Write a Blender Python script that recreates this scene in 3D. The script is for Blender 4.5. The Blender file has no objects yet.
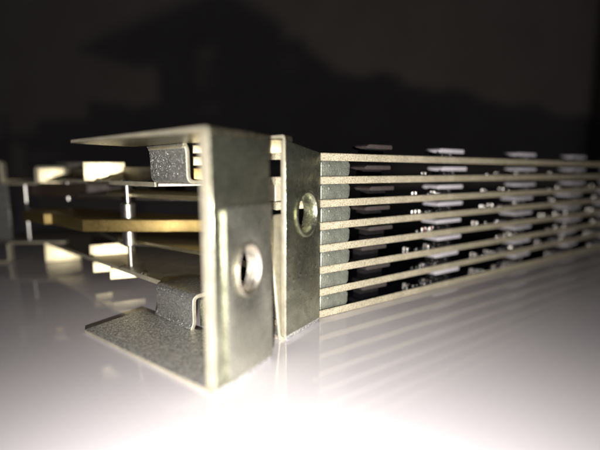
import bpy, bmesh, math, random
from mathutils import Matrix, Vector
random.seed(7)
S = bpy.context.scene
C = S.collection
MM = 0.001
R = math.radians

# ------------------------------------------------------------------ camera
cam_d = bpy.data.cameras.new('camera')
cam = bpy.data.objects.new('camera', cam_d); C.objects.link(cam)
cam.location = (0, 0, 27*MM)
cam.rotation_euler = (R(90) - math.atan(53/400), 0, 0)
cam_d.sensor_width = 36; cam_d.lens = 24.0
cam_d.clip_start = 0.004; cam_d.clip_end = 20
cam_d.dof.use_dof = True; cam_d.dof.focus_distance = 0.072; cam_d.dof.aperture_fstop = 9.6
S.camera = cam

# ------------------------------------------------------------------ world: a dark room
W = bpy.data.worlds.new('World'); S.world = W; W.use_nodes = True
bg = W.node_tree.nodes['Background']
bg.inputs[0].default_value = (0.78, 0.83, 1.0, 1); bg.inputs[1].default_value = 0.014

# ------------------------------------------------------------------ the phone's flash, beside the lens
fl = bpy.data.lights.new('flash', 'AREA'); fl.shape = 'DISK'; fl.size = 2.4*MM
fl.energy = 0.12; fl.color = (1.0, 0.955, 0.90)
flo = bpy.data.objects.new('flash', fl); C.objects.link(flo)
flo.location = (-2.2*MM, 0, 11.8*MM); flo.rotation_euler = (R(90), 0, R(-10))

S.view_settings.view_transform = 'Standard'; S.view_settings.look = 'None'
S.view_settings.exposure = 0; S.view_settings.gamma = 1

# ------------------------------------------------------------------ materials
def mat(name):
    m = bpy.data.materials.new(name); m.use_nodes = True
    nt = m.node_tree; b = nt.nodes['Principled BSDF']
    return m, nt, b
def nd(nt, t, **kw):
    n = nt.nodes.new(t)
    for k, v in kw.items(): setattr(n, k, v)
    return n
def noise(nt, scale, detail=4, rough=.6, vec=None, dist=0):
    n = nd(nt, 'ShaderNodeTexNoise'); n.inputs['Scale'].default_value = scale
    n.inputs['Detail'].default_value = detail; n.inputs['Roughness'].default_value = rough
    n.inputs['Distortion'].default_value = dist
    if vec is None:
        tc = nd(nt, 'ShaderNodeTexCoord'); vec = tc.outputs['Object']
    nt.links.new(vec, n.inputs['Vector']); return n.outputs['Fac']
def ramp(nt, fac, stops):
    r = nd(nt, 'ShaderNodeValToRGB'); cr = r.color_ramp
    while len(cr.elements) < len(stops): cr.elements.new(.5)
    for e, (p, c) in zip(cr.elements, stops):
        e.position = p; e.color = c if len(c) == 4 else (*c, 1)
    nt.links.new(fac, r.inputs[0]); return r.outputs[0]
def gray(a): return (a, a, a)
def bump(nt, b, fac, dist, strength=1.0, prev=None):
    n = nd(nt, 'ShaderNodeBump'); n.inputs['Distance'].default_value = dist; n.inputs['Strength'].default_value = strength
    nt.links.new(fac, n.inputs['Height'])
    if prev: nt.links.new(prev, n.inputs['Normal'])
    nt.links.new(n.outputs[0], b.inputs['Normal']); return n.outputs[0]

def metal(name, col, rough, var=.12, metallic=1.0, grain=1800, bd=3e-5, speck=.0, colvar=.8, crystal=0, brush=0, flake=0):
    m, nt, b = mat(name)
    f = noise(nt, grain, 5, .65)
    blot = noise(nt, 260, 4, .6, dist=.6)
    c2 = tuple(x*colvar for x in col)
    nt.links.new(ramp(nt, blot, [(.35, c2), (.65, col)]), b.inputs['Base Color'])
    nt.links.new(ramp(nt, f, [(.3, gray(max(.04, rough-var))), (.7, gray(rough+var))]), b.inputs['Roughness'])
    b.inputs['Metallic'].default_value = metallic
    pn = bump(nt, b, f, bd)
    pn = bump(nt, b, blot, 1.0e-4, .25, pn)
    if brush:
        tc = nd(nt, 'ShaderNodeTexCoord'); mp = nd(nt, 'ShaderNodeMapping'); mp.inputs['Scale'].default_value = (1, 1, .06)
        nt.links.new(tc.outputs['Object'], mp.inputs['Vector'])
        pn = bump(nt, b, noise(nt, 4200, 3, .6, mp.outputs[0]), brush, 1.0, pn)
    if flake:
        v = nd(nt, 'ShaderNodeTexVoronoi'); v.inputs['Scale'].default_value = 5200
        tc = nd(nt, 'ShaderNodeTexCoord'); nt.links.new(tc.outputs['Object'], v.inputs['Vector'])
        sp = nd(nt, 'ShaderNodeSeparateColor'); nt.links.new(v.outputs['Color'], sp.inputs[0])
        a, c = tuple(x*flake for x in col), tuple(min(1, x*1.35) for x in col)
        nt.links.new(ramp(nt, sp.outputs[0], [(.1, a), (.75, col), (.95, c)]), b.inputs['Base Color'])
        pn = bump(nt, b, sp.outputs[1], 5e-5, 1.0, pn)
    if crystal:
        cn = ramp(nt, noise(nt, grain*.8, 2, .5), [(.40, gray(0)), (.60, gray(1))])
        pn = bump(nt, b, cn, crystal, 1.0, pn)
    if speck:
        v = nd(nt, 'ShaderNodeTexVoronoi'); v.inputs['Scale'].default_value = 700
        tc = nd(nt, 'ShaderNodeTexCoord'); nt.links.new(tc.outputs['Object'], v.inputs['Vector'])
        bump(nt, b, ramp(nt, v.outputs['Distance'], [(0, gray(1)), (.25, gray(0))]), 6e-5, speck, pn)
    return m
M = {}
M['zinc'] = metal('zinc_plated_steel', (.64, .66, .50), .24, .10, .96, speck=.8, colvar=.62, brush=5e-5)
M['zinc_panel'] = metal('zinc_overlay_panel', (.68, .68, .57), .28, .10, .94, speck=.5, colvar=.75, brush=4e-5)
M['zinc_foot'] = metal('galvanised_steel_grainy', (.76, .75, .72), .40, .12, .58, grain=3600, bd=4e-5, flake=.42)
M['flange_rough'] = metal('rough_yellowed_flange', (.30, .28, .19), .30, .16, .93, grain=3000, bd=9e-5, speck=.8, flake=.35)
M['cut_edge'] = metal('sheared_steel_lit', (.86, .80, .62), .52, .1, .8)  # sheared edges; the pale base colour also carries the flash highlight
M['steel'] = metal('mechanism_steel', (.62, .58, .50), .42, .12, 1.0)
M['dark_steel'] = metal('dark_passivated_steel', (.56, .56, .52), .33, .10, .80, speck=.4, flake=.7)
M['polish'] = metal('polished_pin_steel', (.70, .68, .64), .34, .06, 1.0, bd=5e-6)
M['brass'] = metal('brass', (.36, .265, .10), .46, .1, .92, grain=2600, bd=2e-5)
M['tab'] = metal('tinned_spacer_metal', (.60, .635, .53), .40, .14, .80, grain=3200, bd=9e-5, colvar=.55, speck=.8)
M['glint'] = metal('steel_tab_flash_glint', (.80, .71, .47), .46, .10, 1.0, bd=2e-5, colvar=.7)  # bright yellowish base colour carries the flash glint on steel tabs
M['gold_edge'] = metal('yellow_passivated_edge', (.50, .44, .27), .46, .1, .92)
M['silver'] = metal('bright_solder', (.85, .83, .80), .18, .08, 1.0)

m, nt, b = mat('fibreglass_board_edge'); M['edge'] = m
f = noise(nt, 3600, 4, .7); g = noise(nt, 500, 3, .6)
mx = nd(nt, 'ShaderNodeMix', data_type='RGBA', blend_type='MULTIPLY'); mx.inputs[0].default_value = .9
nt.links.new(ramp(nt, f, [(.34, (.26, .215, .125)), (.48, (.54, .48, .335)), (.64, (.80, .75, .60))]), mx.inputs[6])
nt.links.new(ramp(nt, g, [(.3, gray(.72)), (.7, gray(1))]), mx.inputs[7])
nt.links.new(mx.outputs[2], b.inputs['Base Color'])
b.inputs['Roughness'].default_value = .5
bump(nt, b, f, 8e-5, .8)

m, nt, b = mat('dark_solder_mask'); M['mask'] = m
f = noise(nt, 900, 4, .6)
nt.links.new(ramp(nt, f, [(.3, (.006, .007, .012)), (.7, (.014, .014, .022))]), b.inputs['Base Color'])
b.inputs['Roughness'].default_value = .12

def plastic(name, c1, c2, rough, sc=1500, bd=1.5e-5, **kw):
    m, nt, b = mat(name)
    f = noise(nt, sc, 5, .65)
    nt.links.new(ramp(nt, f, [(.3, c1), (.7, c2)]), b.inputs['Base Color'])
    nt.links.new(ramp(nt, noise(nt, sc*.3), [(.3, gray(rough*.8)), (.7, gray(min(1, rough*1.25)))]), b.inputs['Roughness'])
    bump(nt, b, f, bd)
    for k, v in kw.items(): b.inputs[k].default_value = v
    return m
M['chip_brown'] = plastic('dull_brown_chip_resin', (.05, .042, .04), (.10, .083, .08), .45)
M['chip_pale'] = plastic('pale_flash_lit_chip', (.78, .74, .81), (.90, .87, .92), .25)  # pale colour imitates the flash reflected in the chip fronts
M['cap_tan'] = plastic('tan_ceramic', (.30, .27, .25), (.44, .40, .38), .4)
M['cap_red'] = plastic('reddish_ceramic', (.40, .10, .09), (.52, .17, .14), .4)
M['black_plastic'] = plastic('black_plastic', (.012, .011, .012), (.022, .020, .020), .4)
M['brown_board'] = plastic('dark_brown_insulator', (.035, .022, .016), (.06, .04, .028), .5)

m, nt, b = mat('glossy_white_laminate'); M['table'] = m
f = noise(nt, 30, 3, .5); f2 = noise(nt, 2500, 3, .5)
nt.links.new(ramp(nt, f, [(.3, (.66, .625, .665)), (.7, (.70, .665, .705))]), b.inputs['Base Color'])
nt.links.new(ramp(nt, noise(nt, 160, 4, .6), [(.3, gray(.05)), (.75, gray(.09))]), b.inputs['Roughness'])
b.inputs['IOR'].default_value = 1.85
bump(nt, b, f2, 2e-6, .5)
v = nd(nt, 'ShaderNodeTexVoronoi'); v.inputs['Scale'].default_value = 95          # dust specks
tc = nd(nt, 'ShaderNodeTexCoord'); nt.links.new(tc.outputs['Object'], v.inputs['Vector'])
dm = nd(nt, 'ShaderNodeMix', data_type='RGBA'); src = b.inputs['Base Color'].links[0].from_socket
nt.links.new(ramp(nt, v.outputs['Distance'], [(.022, gray(1)), (.034, gray(0))]), dm.inputs[0])
nt.links.new(src, dm.inputs[6]); dm.inputs[7].default_value = (.86, .84, .80, 1)
nt.links.new(dm.outputs[2], b.inputs['Base Color'])

m, nt, b = mat('plaster_wall'); M['wall'] = m
f = noise(nt, 14, 5, .6)
nt.links.new(ramp(nt, f, [(.3, (.62, .53, .45)), (.7, (.72, .63, .54))]), b.inputs['Base Color'])
b.inputs['Roughness'].default_value = .9
bump(nt, b, noise(nt, 220), 1e-3, .4)
M['frame_paint'] = plastic('dark_wood_paint', (.10, .085, .08), (.15, .13, .12), .6, sc=60, bd=2e-4)

# ------------------------------------------------------------------ helpers (all lengths in mm, world space)
def thing(name, label, cat, loc, group=None):
    o = bpy.data.objects.new(name, None); C.objects.link(o)
    o.empty_display_size = .005
    o.location = Vector(loc)*MM
    o['label'] = label; o['category'] = cat
    if group: o['group'] = group
    return o
def edge_slot(me, nrm, lim=.6):
    for p in me.polygons: p.material_index = 1 if abs(p.normal.dot(nrm)) < lim else 0
    return me
def edge_slot_end(me, d, lim=.5):
    for p in me.polygons: p.material_index = 1 if abs(p.normal.dot(d)) > lim else 0
    return me
def add(name, me, mats, parent=None, origin=None):
    """me in world mm -> object; local origin = its parent's base or 'origin'."""
    if not isinstance(mats, (list, tuple)): mats = [mats]
    base = Vector((0, 0, 0))
    me.transform(Matrix.Scale(MM, 4))
    o = bpy.data.objects.new(name, me); C.objects.link(o)
    if parent is not None:
        p = parent; pos = Vector((0, 0, 0))
        while p: pos += p.location; p = p.parent
        ctr = Vector((0, 0, 0))
        for v in me.vertices: ctr += v.co
        ctr /= max(1, len(me.vertices))
        me.transform(Matrix.Translation(-ctr)); o.parent = parent; o.location = ctr - pos
    elif origin is not None:
        ov = Vector(origin)*MM
        me.transform(Matrix.Translation(-ov)); o.location = ov
    for mm in mats: me.materials.append(M[mm])
    return o
def smooth(me, ang=35):
    for p in me.polygons: p.use_smooth = True
    try: me.set_sharp_from_angle(angle=R(ang))
    except Exception: pass
    return me
def frame(o, x, y, z):
    return Matrix(((x[0], y[0], z[0], o[0]), (x[1], y[1], z[1], o[1]), (x[2], y[2], z[2], o[2]), (0, 0, 0, 1)))
def poly(pts, thick, mtx, holes=(), bev=.12, res=2):
    """sheet with outline pts (2D) and holes, centred on local z, thickness thick, bevelled; -> mesh in world mm"""
    cu = bpy.data.curves.new('c', 'CURVE'); cu.dimensions = '2D'; cu.fill_mode = 'BOTH'
    for ring in [pts] + list(holes):
        sp = cu.splines.new('POLY'); sp.points.add(len(ring)-1)
        for p, q in zip(sp.points, ring): p.co = (q[0], q[1], 0, 1)
        sp.use_cyclic_u = True
    cu.bevel_depth = bev; cu.bevel_resolution = res; cu.extrude = max(.001, thick/2-bev); cu.offset = -bev
    o = bpy.data.objects.new('c', cu); C.objects.link(o)
    dg = bpy.context.evaluated_depsgraph_get(); dg.update()
    me = bpy.data.meshes.new_from_object(o.evaluated_get(dg))
    bpy.data.objects.remove(o); bpy.data.curves.remove(cu)
    bm = bmesh.new(); bm.from_mesh(me); bmesh.ops.remove_doubles(bm, verts=bm.verts, dist=1e-4)
    bmesh.ops.recalc_face_normals(bm, faces=bm.faces)
    bm.to_mesh(me); bm.free(); me.materials.clear()
    for p in me.polygons: p.material_index = 0
    me.transform(mtx)
    if mtx.determinant() < 0: me.flip_normals()
    return smooth(me)
def circle(cx, cy, r, n=40, ry=None):
    ry = ry or r
    return [(cx+r*math.cos(2*math.pi*i/n), cy+ry*math.sin(2*math.pi*i/n)) for i in range(n)]
def ribbon(path, t, rad=.9, seg=5):
    """a polyline path thickened to a bent-sheet cross-section with rounded bends"""
    P = [Vector(p) for p in path]; out = [P[0]]
    for i in range(1, len(P)-1):
        a, b_, c = P[i-1], P[i], P[i+1]
        d1 = (a-b_).normalized(); d2 = (c-b_).normalized()
        r = min(rad, (a-b_).length*.45, (c-b_).length*.45)
        p1 = b_+d1*r; p2 = b_+d2*r
        for k in range(seg+1):
            u = k/seg; out.append(p1*(1-u)**2 + b_*2*u*(1-u) + p2*u*u)
    out.append(P[-1]); L = []; Rr = []
    for i, p in enumerate(out):
        d = (out[min(i+1, len(out)-1)] - out[max(i-1, 0)]).normalized(); n = Vector((-d.y, d.x))
        L.append(p+n*t/2); Rr.append(p-n*t/2)
    return [tuple(v) for v in L] + [tuple(v) for v in reversed(Rr)]
def rot_lathe(prof, mtx, n=28):
    """profile [(r,z)] turned round local z; -> mesh"""
    bm = bmesh.new(); rings = []
    for r, z in prof:
        if r < 1e-6: rings.append([bm.verts.new((0, 0, z))])
        else: rings.append([bm.verts.new((r*math.cos(2*math.pi*i/n), r*math.sin(2*math.pi*i/n), z)) for i in range(n)])
    for a, b_ in zip(rings, rings[1:]):
        for i in range(n):
            j = (i+1) % n
            if len(a) == 1 and len(b_) == 1: continue
            if len(a) == 1: bm.faces.new((a[0], b_[j], b_[i]))
            elif len(b_) == 1: bm.faces.new((a[i], a[j], b_[0]))
            else: bm.faces.new((a[i], a[j], b_[j], b_[i]))
    bmesh.ops.recalc_face_normals(bm, faces=bm.faces)
    me = bpy.data.meshes.new('m'); bm.to_mesh(me); bm.free(); me.transform(mtx)
    return smooth(me, 40)
def box(x0, x1, y0, y1, z0, z1, mtx=None, bev=.1, seg=2):
    bm = bmesh.new(); bmesh.ops.create_cube(bm, size=1)
    for v in bm.verts:
        v.co = Vector(((x0+x1)/2+v.co.x*(x1-x0), (y0+y1)/2+v.co.y*(y1-y0), (z0+z1)/2+v.co.z*(z1-z0)))
    if bev: bmesh.ops.bevel(bm, geom=bm.edges[:]+bm.verts[:], offset=bev, segments=seg, affect='EDGES', profile=.6)
    me = bpy.data.meshes.new('m'); bm.to_mesh(me); bm.free()
    if mtx: me.transform(mtx)
    return smooth(me)
def unit(deg): return Vector((math.cos(R(deg)), math.sin(R(deg)), 0))
Z = Vector((0, 0, 1))
def pin(x, y, z0, z1, r, ch=.25):
    return rot_lathe([(0, z0), (r-ch, z0), (r, z0+ch), (r, z1-ch), (r-ch, z1), (0, z1)], Matrix.Translation((x, y, 0)))

# ------------------------------------------------------------------ setting
me = box(-900, 900, -350, 760, -25, 0, bev=1.0)
o = add('table_top', me, 'table', origin=(0, 200, 0)); o['kind'] = 'structure'
me = box(-2200, 2200, 800, 840, -900, 1600, bev=0)
o = add('wall', me, 'wall', origin=(0, 800, -900)); o['kind'] = 'structure'
me = box(562, 760, 770, 799, -900, 1600, bev=3)
o = add('door_frame', me, 'frame_paint', origin=(660, 785, -900)); o['kind'] = 'structure'

# ------------------------------------------------------------------ front steel bracket
def bracket(t, A, B, D2, height, foot_len, flange_len, hole, tk=1.75, top_drop=0, rad=.85, flange_w=None, hx=1.0):
    A = Vector((*A, 0)); B = Vector((*B, 0)); D1 = (B-A).normalized(); w = (B-A).length
    D2 = Vector((*D2, 0)).normalized(); N = Vector((D1.y, -D1.x, 0))       # N: outer side of the web
    # web: sheet in (s,z), its outer face on the line A-B
    ctr = A - N*tk/2
    s, z, r = hole
    c = .4
    out = [(0, rad), (w, rad), (w, height-top_drop-rad), (w-c, height-top_drop-rad+c*.6), (0, height-rad)] if top_drop else [(0, rad), (w, rad), (w, height-rad), (0, height-rad)]
    me = poly(out, tk, frame(ctr, D1, Z, N), [circle(s, z, r*hx, 40, r)], bev=.16)
    web = add('web', edge_slot(me, N), ['zinc', 'cut_edge'], t)
    # bent foot and top flange: L sections along D1 (skewed to the flange direction D2)
    def ell(sign, length, z0, w=w):
        ft = .55
        path = [(tk/2, sign*(rad+.02)), (tk/2, sign*ft/2), (length, sign*ft/2)]
        prof = ribbon([(.35, path[0][1]), (.35, path[1][1]), path[2]], ft, rad=.9, seg=7)
        return edge_slot_end(poly(prof, w, frame(A + D1*w/2 + Z*z0, D2, Z, D1), bev=.1), D1, .8)
    foot = add('foot', ell(1, foot_len, .02), ['zinc_foot', 'cut_edge'], t)
    fl_ = add('top_flange', ell(-1, flange_len, height, flange_w or w), ['flange_rough', 'cut_edge'], t)
    return A, D1, D2, N, w, web
A1, B1 = (-10.0, 45.0), (-4.1, 54.9)
t1 = thing('steel_bracket', 'wide steel C bracket with long grainy foot plate, standing in front of the other bracket', 'bracket', (-7, 50, 0), 'upright steel brackets')
A, D1, D2, N, w, web = bracket(t1, A1, B1, (-26.4, 19.7), 32.1, 33, 33, (6.2, 14.6, 3.15), hx=.76)
# overlay plate riveted to the lower web (from z = 1.4 to 22.6)
me = poly([(1.9, .9), (w-.05, .9), (w-.05, 22.4), (w-.5, 22.9), (2.4, 22.9), (1.9, 22.4)], .26, frame(A+N*.14, D1, Z, N), [circle(6.2, 14.6, 2.5, 40, 3.35)], bev=.05, res=1)
ov = add('overlay_plate', me, 'zinc_panel', t1)
# drawn collar of the hole, turned, going through the web
cm = frame(A+D1*6.2+Z*14.6, D1*.78, Z*1.08, N)
me = rot_lathe([(2.7, -1.5), (2.95, -1.5), (2.95, .1), (3.2, .3), (3.3, .5), (3.15, .6), (2.95, .55), (2.82, .3)] + [(2.68+.14*(q%2), .15-.275*q) for q in range(7)], cm, 40)
add('hole_collar', me, 'steel', t1)
# channel pieces at the back of foot and flange (bent sheet, cut end visible)
def channel(t, P0, P1, z_leg, z_top, up, name):
    P0 = Vector((*P0, 0)); P1 = Vector((*P1, 0)); d = (P1-P0).normalized(); L = (P1-P0).length
    back = Vector((-d.y, d.x, 0))
    if back.y < 0: back = -back
    path = [(0.35, z_leg), (.35, z_top-.35*up), (7.5, z_top-.35*up)]
    prof = ribbon([(-.25, z_leg)] + path[0:0] + [(.30, z_leg+1.0*up), (.35, z_top-.35*up), (7.5, z_top-.35*up)], .7, rad=1.1, seg=6)
    me = poly(prof, L, frame(P0+d*L/2, back, Z, d), bev=.1)
    return add(name, edge_slot_end(me, d), ['dark_steel', 'cut_edge'], t)
channel(t1, (-26.8, 72.4), (-18.0, 64.7), .5, 6.5, 1, 'lower_channel')
channel(t1, (-26.8, 72.4), (-18.2, 64.9), 31.6, 25.0, -1, 'upper_channel')
# inner closing plate that shows past the cut end of the channels
me = poly([(0, .6), (7, .6), (7, 5.4), (0, 5.4)], .6, frame((-17.2, 66.6, 0), unit(-14), Z, unit(-104)), bev=.1); add('inner_plate', me, 'zinc', t1)
for z0, z1, mt in ((25.6, 27.7, 'brass'), (28.0, 29.6, 'gold_edge'), (30.0, 31.5, 'gold_edge')):
    me = poly([(0, z0), (7, z0), (7, z1), (0, z1)], .6, frame((-17.8, 67.2, 0), unit(14), Z, unit(-76)), bev=.2); add('inner_plate', me, mt, t1)
me = poly([(0, -.3), (10.5, -.3), (10.5, .3), (0, .3)], .5, frame((-26.3, 71.2, 31.0), unit(-41), (Z*.8 + unit(-131)*-.6).normalized(), unit(-131)), bev=.12); add('bend_glint', me, 'cut_edge', t1)  # added bright strip standing in for the reflection along the channel bend

# ------------------------------------------------------------------ second steel bracket
A2, B2 = (-2.2, 61.1), (3.55, 69.6)
t2 = thing('steel_bracket', 'narrower steel bracket pressed against the ends of the stacked boards', 'bracket', (1, 66, 0), 'upright steel brackets')
A, D1, D2, N, w, web = bracket(t2, A2, B2, (-11, 9), 32.6, 6, 9, (5.9, 20.2, 3.25), hx=.82, tk=.95, top_drop=1.6, flange_w=2.0)
cm = frame(A+D1*5.9+Z*20.2, D1*1.1, Z*1.32, N)
me = rot_lathe([(2.2, -2.2), (2.5, -2.2), (2.55, -.5), (2.9, .05), (3.0, .18), (2.85, .3), (2.6, .3), (2.45, .1), (2.25, -.6), (2.2, -2.2)], cm, 40)
add('hole_collar', me, 'zinc', t2)
lean = (Z + Vector((*(-1.0, .25), 0))*.085).normalized()
out = [(0, .1), (6.5, .1), (6.5, 18.6), (5.9, 19.8), (4.9, 20.3), (1.4, 20.3), (.5, 19.9), (0, 18.9)]
me = poly(out, .55, frame(A - N*.55 - D1*.1 + Vector((-.7, .3, 0)), D1, lean, N), bev=.2)
add('spring_leaf', me, 'cut_edge', t2)

me = poly([(0, 29.9), (6, 29.9), (6, 32.0), (0, 32.0)], .6, frame((-8.3, 63.0, 0), unit(6), Z, unit(-84)), bev=.15); add('flange_lip', me, 'gold_edge', t2)

# ------------------------------------------------------------------ eight circuit boards in a stack
BD = unit(33.7); BN = Vector((-BD.y, BD.x, 0)); BO = Vector((3.9, 71.7, 0))
PITCH = 4.13; TH = 1.38; NB = 8
def bframe(z): return frame(BO + Z*z, BD, BN, Z)
def board_mesh(i):
    rnd = random.Random(i)
    bm = bmesh.new()
    L0, L1, D = -9.5, 190, 30
    # outline with a slightly uneven sawn front edge
    pts = []
    n = 80
    for k in range(n+1):
        s = L0+(L1-L0)*k/n
        pts.append((s, rnd.uniform(-.035, .035)))
    pts += [(L1, D), (L0, D)]
    zs = [0, .12, TH-.12, TH]; off = [.10, 0, 0, .10]
    rings = []
    for z, of in zip(zs, off):
        rings.append([bm.verts.new((x+(of if x < L0+.1 else -of if x > L1-.1 else 0), y+(of if y < 1 else -of), z)) for x, y in pts])
    m = len(pts)
    for a, b_ in zip(rings, rings[1:]):
        for k in range(m): bm.faces.new((a[k], a[(k+1) % m], b_[(k+1) % m], b_[k]))
    for ring, fl_ in ((rings[0], True), (rings[-1], False)):
        f = bm.faces.new(list(reversed(ring)) if fl_ else ring); f.material_index = 1
    bmesh.ops.triangulate(bm, faces=[f for f in bm.faces if len(f.verts) > 4])
    me = bpy.data.meshes.new('board'); bm.to_mesh(me); bm.free()
    return me
def chip_mesh(L, W, h, zl, feet=False):
    """moulded chip: drafted pointed ends, standing on small leads; local: x length, y depth, z up from the board"""
    bm = bmesh.new()
    p = .55
    lay = [(0, .3), (h*.5, 0), (h, p*.7)]
    rings = []
    for z, ins in lay:
        rings.append([bm.verts.new(v) for v in ((ins*2.0, ins*.2, zl+z), (L-ins*.3, ins*.2, zl+z), (L-ins*.3, W-ins*.2, zl+z), (ins*2.0, W-ins*.2, zl+z))])
    for a, b_ in zip(rings, rings[1:]):
        for k in range(4): bm.faces.new((a[k], a[(k+1) % 4], b_[(k+1) % 4], b_[k]))
    bm.faces.new(list(reversed(rings[0]))); bm.faces.new(rings[-1])
    nb = len(bm.faces)
    bmesh.ops.bevel(bm, geom=bm.edges[:], offset=.07, segments=1, affect='EDGES')
    for f in bm.faces: f.material_index = 0
    vs = bmesh.ops.create_cube(bm, size=1)['verts']          # recessed dark underside that carries the body
    for v in vs: v.co = Vector((L*.52+v.co.x*L*.7, W*.62+v.co.y*W*.5, (zl+.2)/2+v.co.z*(zl+.2)))
    for f in {f for v in vs for f in v.link_faces}: f.material_index = 1
    if feet:                            # bright formed leads and solder along the near side
        rr = random.Random(4)
        for q in range(9):
            x = -3.4+q*.95+rr.uniform(-.3, .3); hh = rr.uniform(.3, 1.1); ww = rr.uniform(.2, .5)
            vs = bmesh.ops.create_cube(bm, size=1)['verts']
            for v in vs: v.co = Vector((x+v.co.x*ww*(1.5 if v.co.z < 0 else .8), -.5+rr.uniform(-.3, .1)+v.co.y*.35+(.2 if v.co.z > 0 else 0), hh/2+v.co.z*hh))
            for f in {f for v in vs for f in v.link_faces}: f.material_index = 2
    me = bpy.data.meshes.new('chip'); bm.to_mesh(me); bm.free(); return me
def cap_mesh(L, W, h):
    bm = bmesh.new()
    def bx(x0, x1, e, mi):
        vs = bmesh.ops.create_cube(bm, size=1)['verts']
        for v in vs: v.co = Vector(((x0+x1)/2+v.co.x*(x1-x0), W/2+v.co.y*(W+e), h/2+v.co.z*(h+e)))
        fs = {f for v in vs for f in v.link_faces}
        for f in fs: f.material_index = mi
        ed = {e_ for f in fs for e_ in f.edges}
        r = bmesh.ops.bevel(bm, geom=list(ed), offset=.12, segments=2, affect='EDGES')
        for f in r['faces']: f.material_index = mi
    bx(.3*L, .7*L, 0, 0); bx(0, .32*L, .08, 1); bx(.68*L, L, .08, 1)
    me = bpy.data.meshes.new('cap'); bm.to_mesh(me); bm.free()
    return smooth(me, 50)
def ball_mesh(r):
    bm = bmesh.new(); bmesh.ops.create_uvsphere(bm, u_segments=12, v_segments=8, radius=r)
    for v in bm.verts: v.co.z = v.co.z*.8 + r*.6
    me = bpy.data.meshes.new('ball'); bm.to_mesh(me); bm.free(); return smooth(me, 180)
def shared(me, mats):
    me.transform(Matrix.Scale(MM, 4))
    for k in mats: me.materials.append(M[k])
    return me
BSRC = {}
CH = {'brown': shared(chip_mesh(7.2, 4.5, .85, 1.25), ['chip_brown', 'black_plastic']),
      'pale': shared(chip_mesh(9.6, 4.5, .95, 1.05, True), ['chip_pale', 'black_plastic', 'silver'])}
CAP = {k: shared(cap_mesh(1.7, .9, .8), [k, 'silver']) for k in ('cap_tan', 'cap_red')}
BALL = shared(ball_mesh(.42), ['silver'])
ORD = ['topmost', 'second from the top', 'third from the top', 'fourth from the top', 'fifth from the top', 'sixth from the top', 'second from the table', 'lowest, lying on the table']
def put(name, me, parent, s, d, z, rz=0):
    o = bpy.data.objects.new(name, me); C.objects.link(o); o.parent = parent
    o.location = (s*MM, d*MM, z*MM); o.rotation_euler = (0, 0, rz); return o
CHIPS = [(12.3, 'brown'), (35.2, 'pale'), (69.0, 'pale'), (101.5, 'pale'), (134, 'pale')]
for k in range(NB):
    i = NB-1-k                         # k = 0 is the topmost
    z0 = .08 + PITCH*i
    rnd = random.Random(50+k)
    lab = 'circuit board with cream sawn edge, %s in the stack of eight' % ORD[k]
    t = thing('circuit_board', lab, 'circuit board', tuple(BO + Z*z0), 'circuit boards in the stack')
    jit = random.Random(900+k)
    low = k == NB-1
    t.rotation_euler = (0, 0 if low else R(jit.uniform(-.07, .07)), R(33.7+jit.uniform(-.15, .15)))
    t.location += (BN*jit.uniform(-.15, .15) + Z*(0 if low else jit.uniform(-.07, .07)))*MM
    bmsh = shared(board_mesh(k), ['edge', 'mask'])
    ob = put('board', bmsh, t, 0, 0, 0)
    for s, kind in CHIPS:
        put('chip', CH[kind], t, s+rnd.uniform(-.7, .7), 1.9+rnd.uniform(-.4, .4), TH-.02, R(rnd.uniform(-1.6, 1.6)))
    # small ceramic parts and solder beads between the chips
    for base in (25.5, 28.5, 31.8, 51, 57.5, 62, 66.5, 85, 91, 97, 118):
        if rnd.random() < .12+.09*k:
            kind = 'cap_red' if (k == 4 and 28 < base < 33) else 'cap_tan'
            put('capacitor', CAP[kind], t, base+rnd.uniform(-.5, .5), 1.1+rnd.uniform(-.2, .5), TH-.04, rnd.choice((0, R(90))))
        for q in range(sum(rnd.random() < .2+.09*k for _ in range(2))):
            put('solder_bead', BALL, t, base+rnd.uniform(.8, 3.4), .8+rnd.uniform(0, .9), TH-.05).scale = (rnd.uniform(.7, 1.3),)*3
    if k < NB-1:                       # metal spacer tab between this board and the one below it
        gap = PITCH-TH
        wd = 7.0+rnd.uniform(-.15, .15)
        me = poly([(.05, -gap-.15), (wd-.5, -gap-.15), (wd-.1, -gap+.5), (wd, -.55), (wd-.55, .12), (.35, .12), (.05, -.3)], 4.0, frame((0, 2.28, 0), (1, 0, 0), (0, 0, 1), (0, -1, 0)), bev=.22, res=3)
        put('spacer_tab', shared(me, ['tab']), t, 0, rnd.uniform(0, .12), 0)
        if k in (1, 4, 6):
            me = poly([(-9.3, -gap-.15), (-3.6, -gap-.15), (-3.6, .12), (-9.3, .12)], 4.0, frame((0, 2.6, 0), (1, 0, 0), (0, 0, 1), (0, -1, 0)), bev=.2, res=2)
            put('spacer_tab', shared(me, ['cut_edge' if k < 2 else 'dark_steel']), t, 0, 0, 0)

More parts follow.
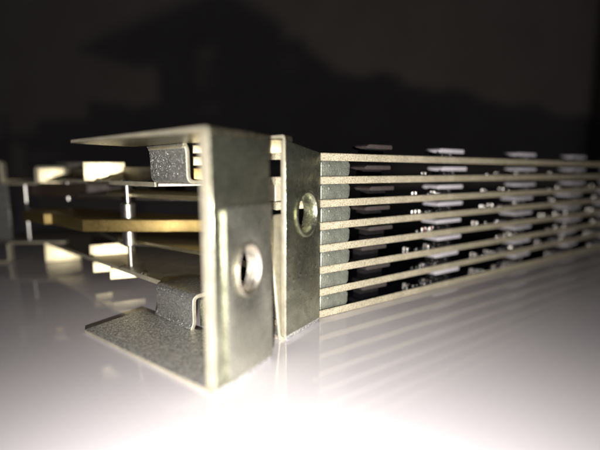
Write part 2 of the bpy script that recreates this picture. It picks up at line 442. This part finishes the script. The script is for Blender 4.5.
# ------------------------------------------------------------------ mechanism frame on the left
tm = thing('mechanism_frame', 'blurred steel frame with notched upper and lower strips beside the bracket foot', 'frame', (-60, 105, 0))
lower = [(-26.5, 75.2), (-46, 92), (-76, 119), (-98, 121), (-98, 150), (-20, 150), (-8, 84)]
add('lower_plate', poly(lower, .7, Matrix.Translation((0, 0, 5.7)), bev=.15), 'steel', tm)
upper = [(-26.5, 75.2), (-46, 92), (-72, 117), (-98, 121), (-98, 150), (-20, 150), (-8, 84)]
add('upper_plate', poly(upper, .7, Matrix.Translation((0, 0, 24.6)), bev=.15), 'steel', tm)
add('middle_plate', poly([(-40, 96), (-62, 112), (-60, 140), (-10, 140), (-6, 92)], .7, Matrix.Translation((0, 0, 20.6)), bev=.15), 'steel', tm)
add('insulator_plate', poly([(-85, 124), (-60, 113), (-40, 120), (-40, 140), (-85, 140)], 4, Matrix.Translation((0, 0, 21.8)), bev=.3), 'brown_board', tm)
def strip(name, path, y0, dy, mt):
    prof = ribbon(path, .65, rad=.9)
    me = poly(prof, dy, frame((0, y0+dy/2, 0), (1, 0, 0), (0, 0, 1), (0, -1, 0)), bev=.12)
    return add(name, me, mt, tm)
strip('upper_strip', [(-99, 30.0), (-86.8, 30.0), (-86.8, 23.6), (-76.8, 23.6), (-76.8, 28.4), (-68.2, 28.4), (-68.2, 23.9), (-58, 23.9)], 117, 2.2, 'cut_edge')
strip('lower_strip', [(-99, .47), (-87, .47), (-87, 6.1), (-76.2, 6.3), (-70, 6.3)], 117, 2.2, 'cut_edge')
def tabplate(name, x0, x1, y, z0, z1, ang, mt='steel'):
    if mt == 'glint':                   # tab turned to face midway between lens and flash, so that it glints
        n = (Vector((-1, 0, 19.5)) - Vector(((x0+x1)/2, y, (z0+z1)/2))).normalized()
        d = Vector((-n.y, n.x, 0)).normalized(); up = n.cross(d); up = up if up.z > 0 else -up
        me = poly([(0, 0), (x1-x0, 0), (x1-x0, z1-z0), (0, z1-z0)], .7, frame((x0, y, z0), d, up, n), bev=.15)
        return add(name, me, mt, tm)
    d = unit(ang)
    me = poly([(0, z0), (x1-x0, z0), (x1-x0, z1), (0, z1)], .7, frame((x0, y, 0), d, Z, Vector((d.y, -d.x, 0))), bev=.15)
    return add(name, me, mt, tm)
tabplate('lower_tab', -76.2, -67.0, 117.4, .02, 6.0, 26, 'glint')
tabplate('upper_tab', -75.8, -68.4, 116.6, 23.8, 28.2, 26, 'glint')
tabplate('upper_tab', -50.5, -41.5, 94.0, 24.9, 29.4, 22, 'glint')
tabplate('inner_tab', -62, -45, 128, .02, 5.3, 22, 'cut_edge')
tabplate('standing_tab', -53, -42.5, 99, 5.9, 8.8, 20, 'glint')
for x, y in ((-50.0, 94.4), (-43.0, 88.2)): tabplate('skirt_tab', x, x+7.2, y, 2.8, 5.5, -8, 'glint')
add('upper_arm', poly([(-44, 91), (-16, 74.5), (-8, 80), (-30, 100), (-50, 104)], .8, Matrix.Translation((0, 0, 22.0)), bev=.2), 'gold_edge', tm)
add('lower_arm', poly([(-43, 93), (-16, 73.5), (-8, 80), (-30, 104), (-48, 108)], .8, Matrix.Translation((0, 0, 11.4)), bev=.2), 'gold_edge', tm)
add('rear_plate', poly([(-74, 0), (-14, 0), (-14, 5.0), (-30, 5.0), (-30, 3.4), (-52, 3.4), (-52, 5.0), (-74, 5.0)], .7, frame((0, 132, 24.9), unit(8), Z, unit(-82)), bev=.15), 'steel', tm)
add('shelf_plate', poly([(-44, 97), (-60, 118), (-15, 118), (-8, 92)], .7, Matrix.Translation((0, 0, 9.4)), bev=.15), 'steel', tm)
def wall(name, P0, P1, z0, z1, mt, tk=.6):
    P0 = Vector((*P0, 0)); P1 = Vector((*P1, 0)); d = (P1-P0).normalized(); L = (P1-P0).length
    me = poly([(0, z0), (L, z0), (L, z1), (0, z1)], tk, frame(P0, d, Z, Vector((d.y, -d.x, 0))), bev=.12)
    return add(name, me, mt, tm)
wall('upper_rail', (-24.5, 81.0), (-69.0, 122.0), 24.8, 28.2, 'steel')
wall('lower_dark_sheet', (-22.0, 83.0), (-69.0, 126.4), .02, 5.5, 'brown_board')  # added sheet; darkens the open gap under the plate and its reflections
wall('rail_lip', (-26.9, 75.0), (-71.9, 116.4), 24.25, 25.15, 'cut_edge', .5)
wall('rail_lip', (-26.9, 75.2), (-75.6, 118.5), 5.3, 6.2, 'cut_edge', .5)
tabplate('side_plate', -99, -90.5, 124, 6.0, 24.3, 3, 'dark_steel')
for x, y, z0, z1, r in ((-83.5, 122, 6, 24.3, .7), (-68, 117.5, 18.6, 24.3, .9), (-47.5, 112, 0.02, 24.3, .8)):
    add('post', pin(x, y, z0, z1, r), 'polish', tm)
for x, y, z in ((-32, 80.5, 6.0), (-39.5, 87, 6.0), (-52.5, 98.8, 6.0), (-63, 108.5, 6.0), (-33, 81.5, 24.2), (-53, 99.5, 24.2), (-64, 110.5, 24.2), (-29, 78.3, 24.95), (-37, 85.2, 24.95), (-42, 89.6, 24.95), (-47, 94, 24.95), (-80, 117, 2.2)):
    me = rot_lathe([(0, .55), (.5, .45), (.8, .15), (.85, 0), (0, -.1)], Matrix.Translation((x, y, z)), 16)
    add('sparkle_bead', me, 'silver', tm)  # bright beads added to make sparkles along the plate edges

# ------------------------------------------------------------------ brass lever on its steel pivot pin
tl = thing('brass_lever', 'flat brass lever bar turning on a steel pivot pin inside the frame', 'lever', (-37.5, 88, 0))
lev_t = 2.7
lev = [(-46.6, 85.0), (-28.3, 84.2), (-27.0, 84.75), (-19, 84.3), (-8, 84.0), (-8, 91), (-30, 95), (-62, 112), (-74, 111), (-73, 105), (-62.5, 97.0), (-61.0, 97.6)]
add('bar', poly(lev, lev_t, Matrix.Translation((0, 0, 15.6)), bev=.2), 'brass', tl)
add('pivot_pin', pin(-37.6, 87.2, 6.0, 24.3, .55), 'polish', tl)
add('pin_collar', pin(-37.6, 87.2, 16.9, 20.3, 1.55), 'polish', tl)
add('pin_collar', pin(-37.6, 87.2, 10.8, 14.3, 1.45), 'polish', tl)
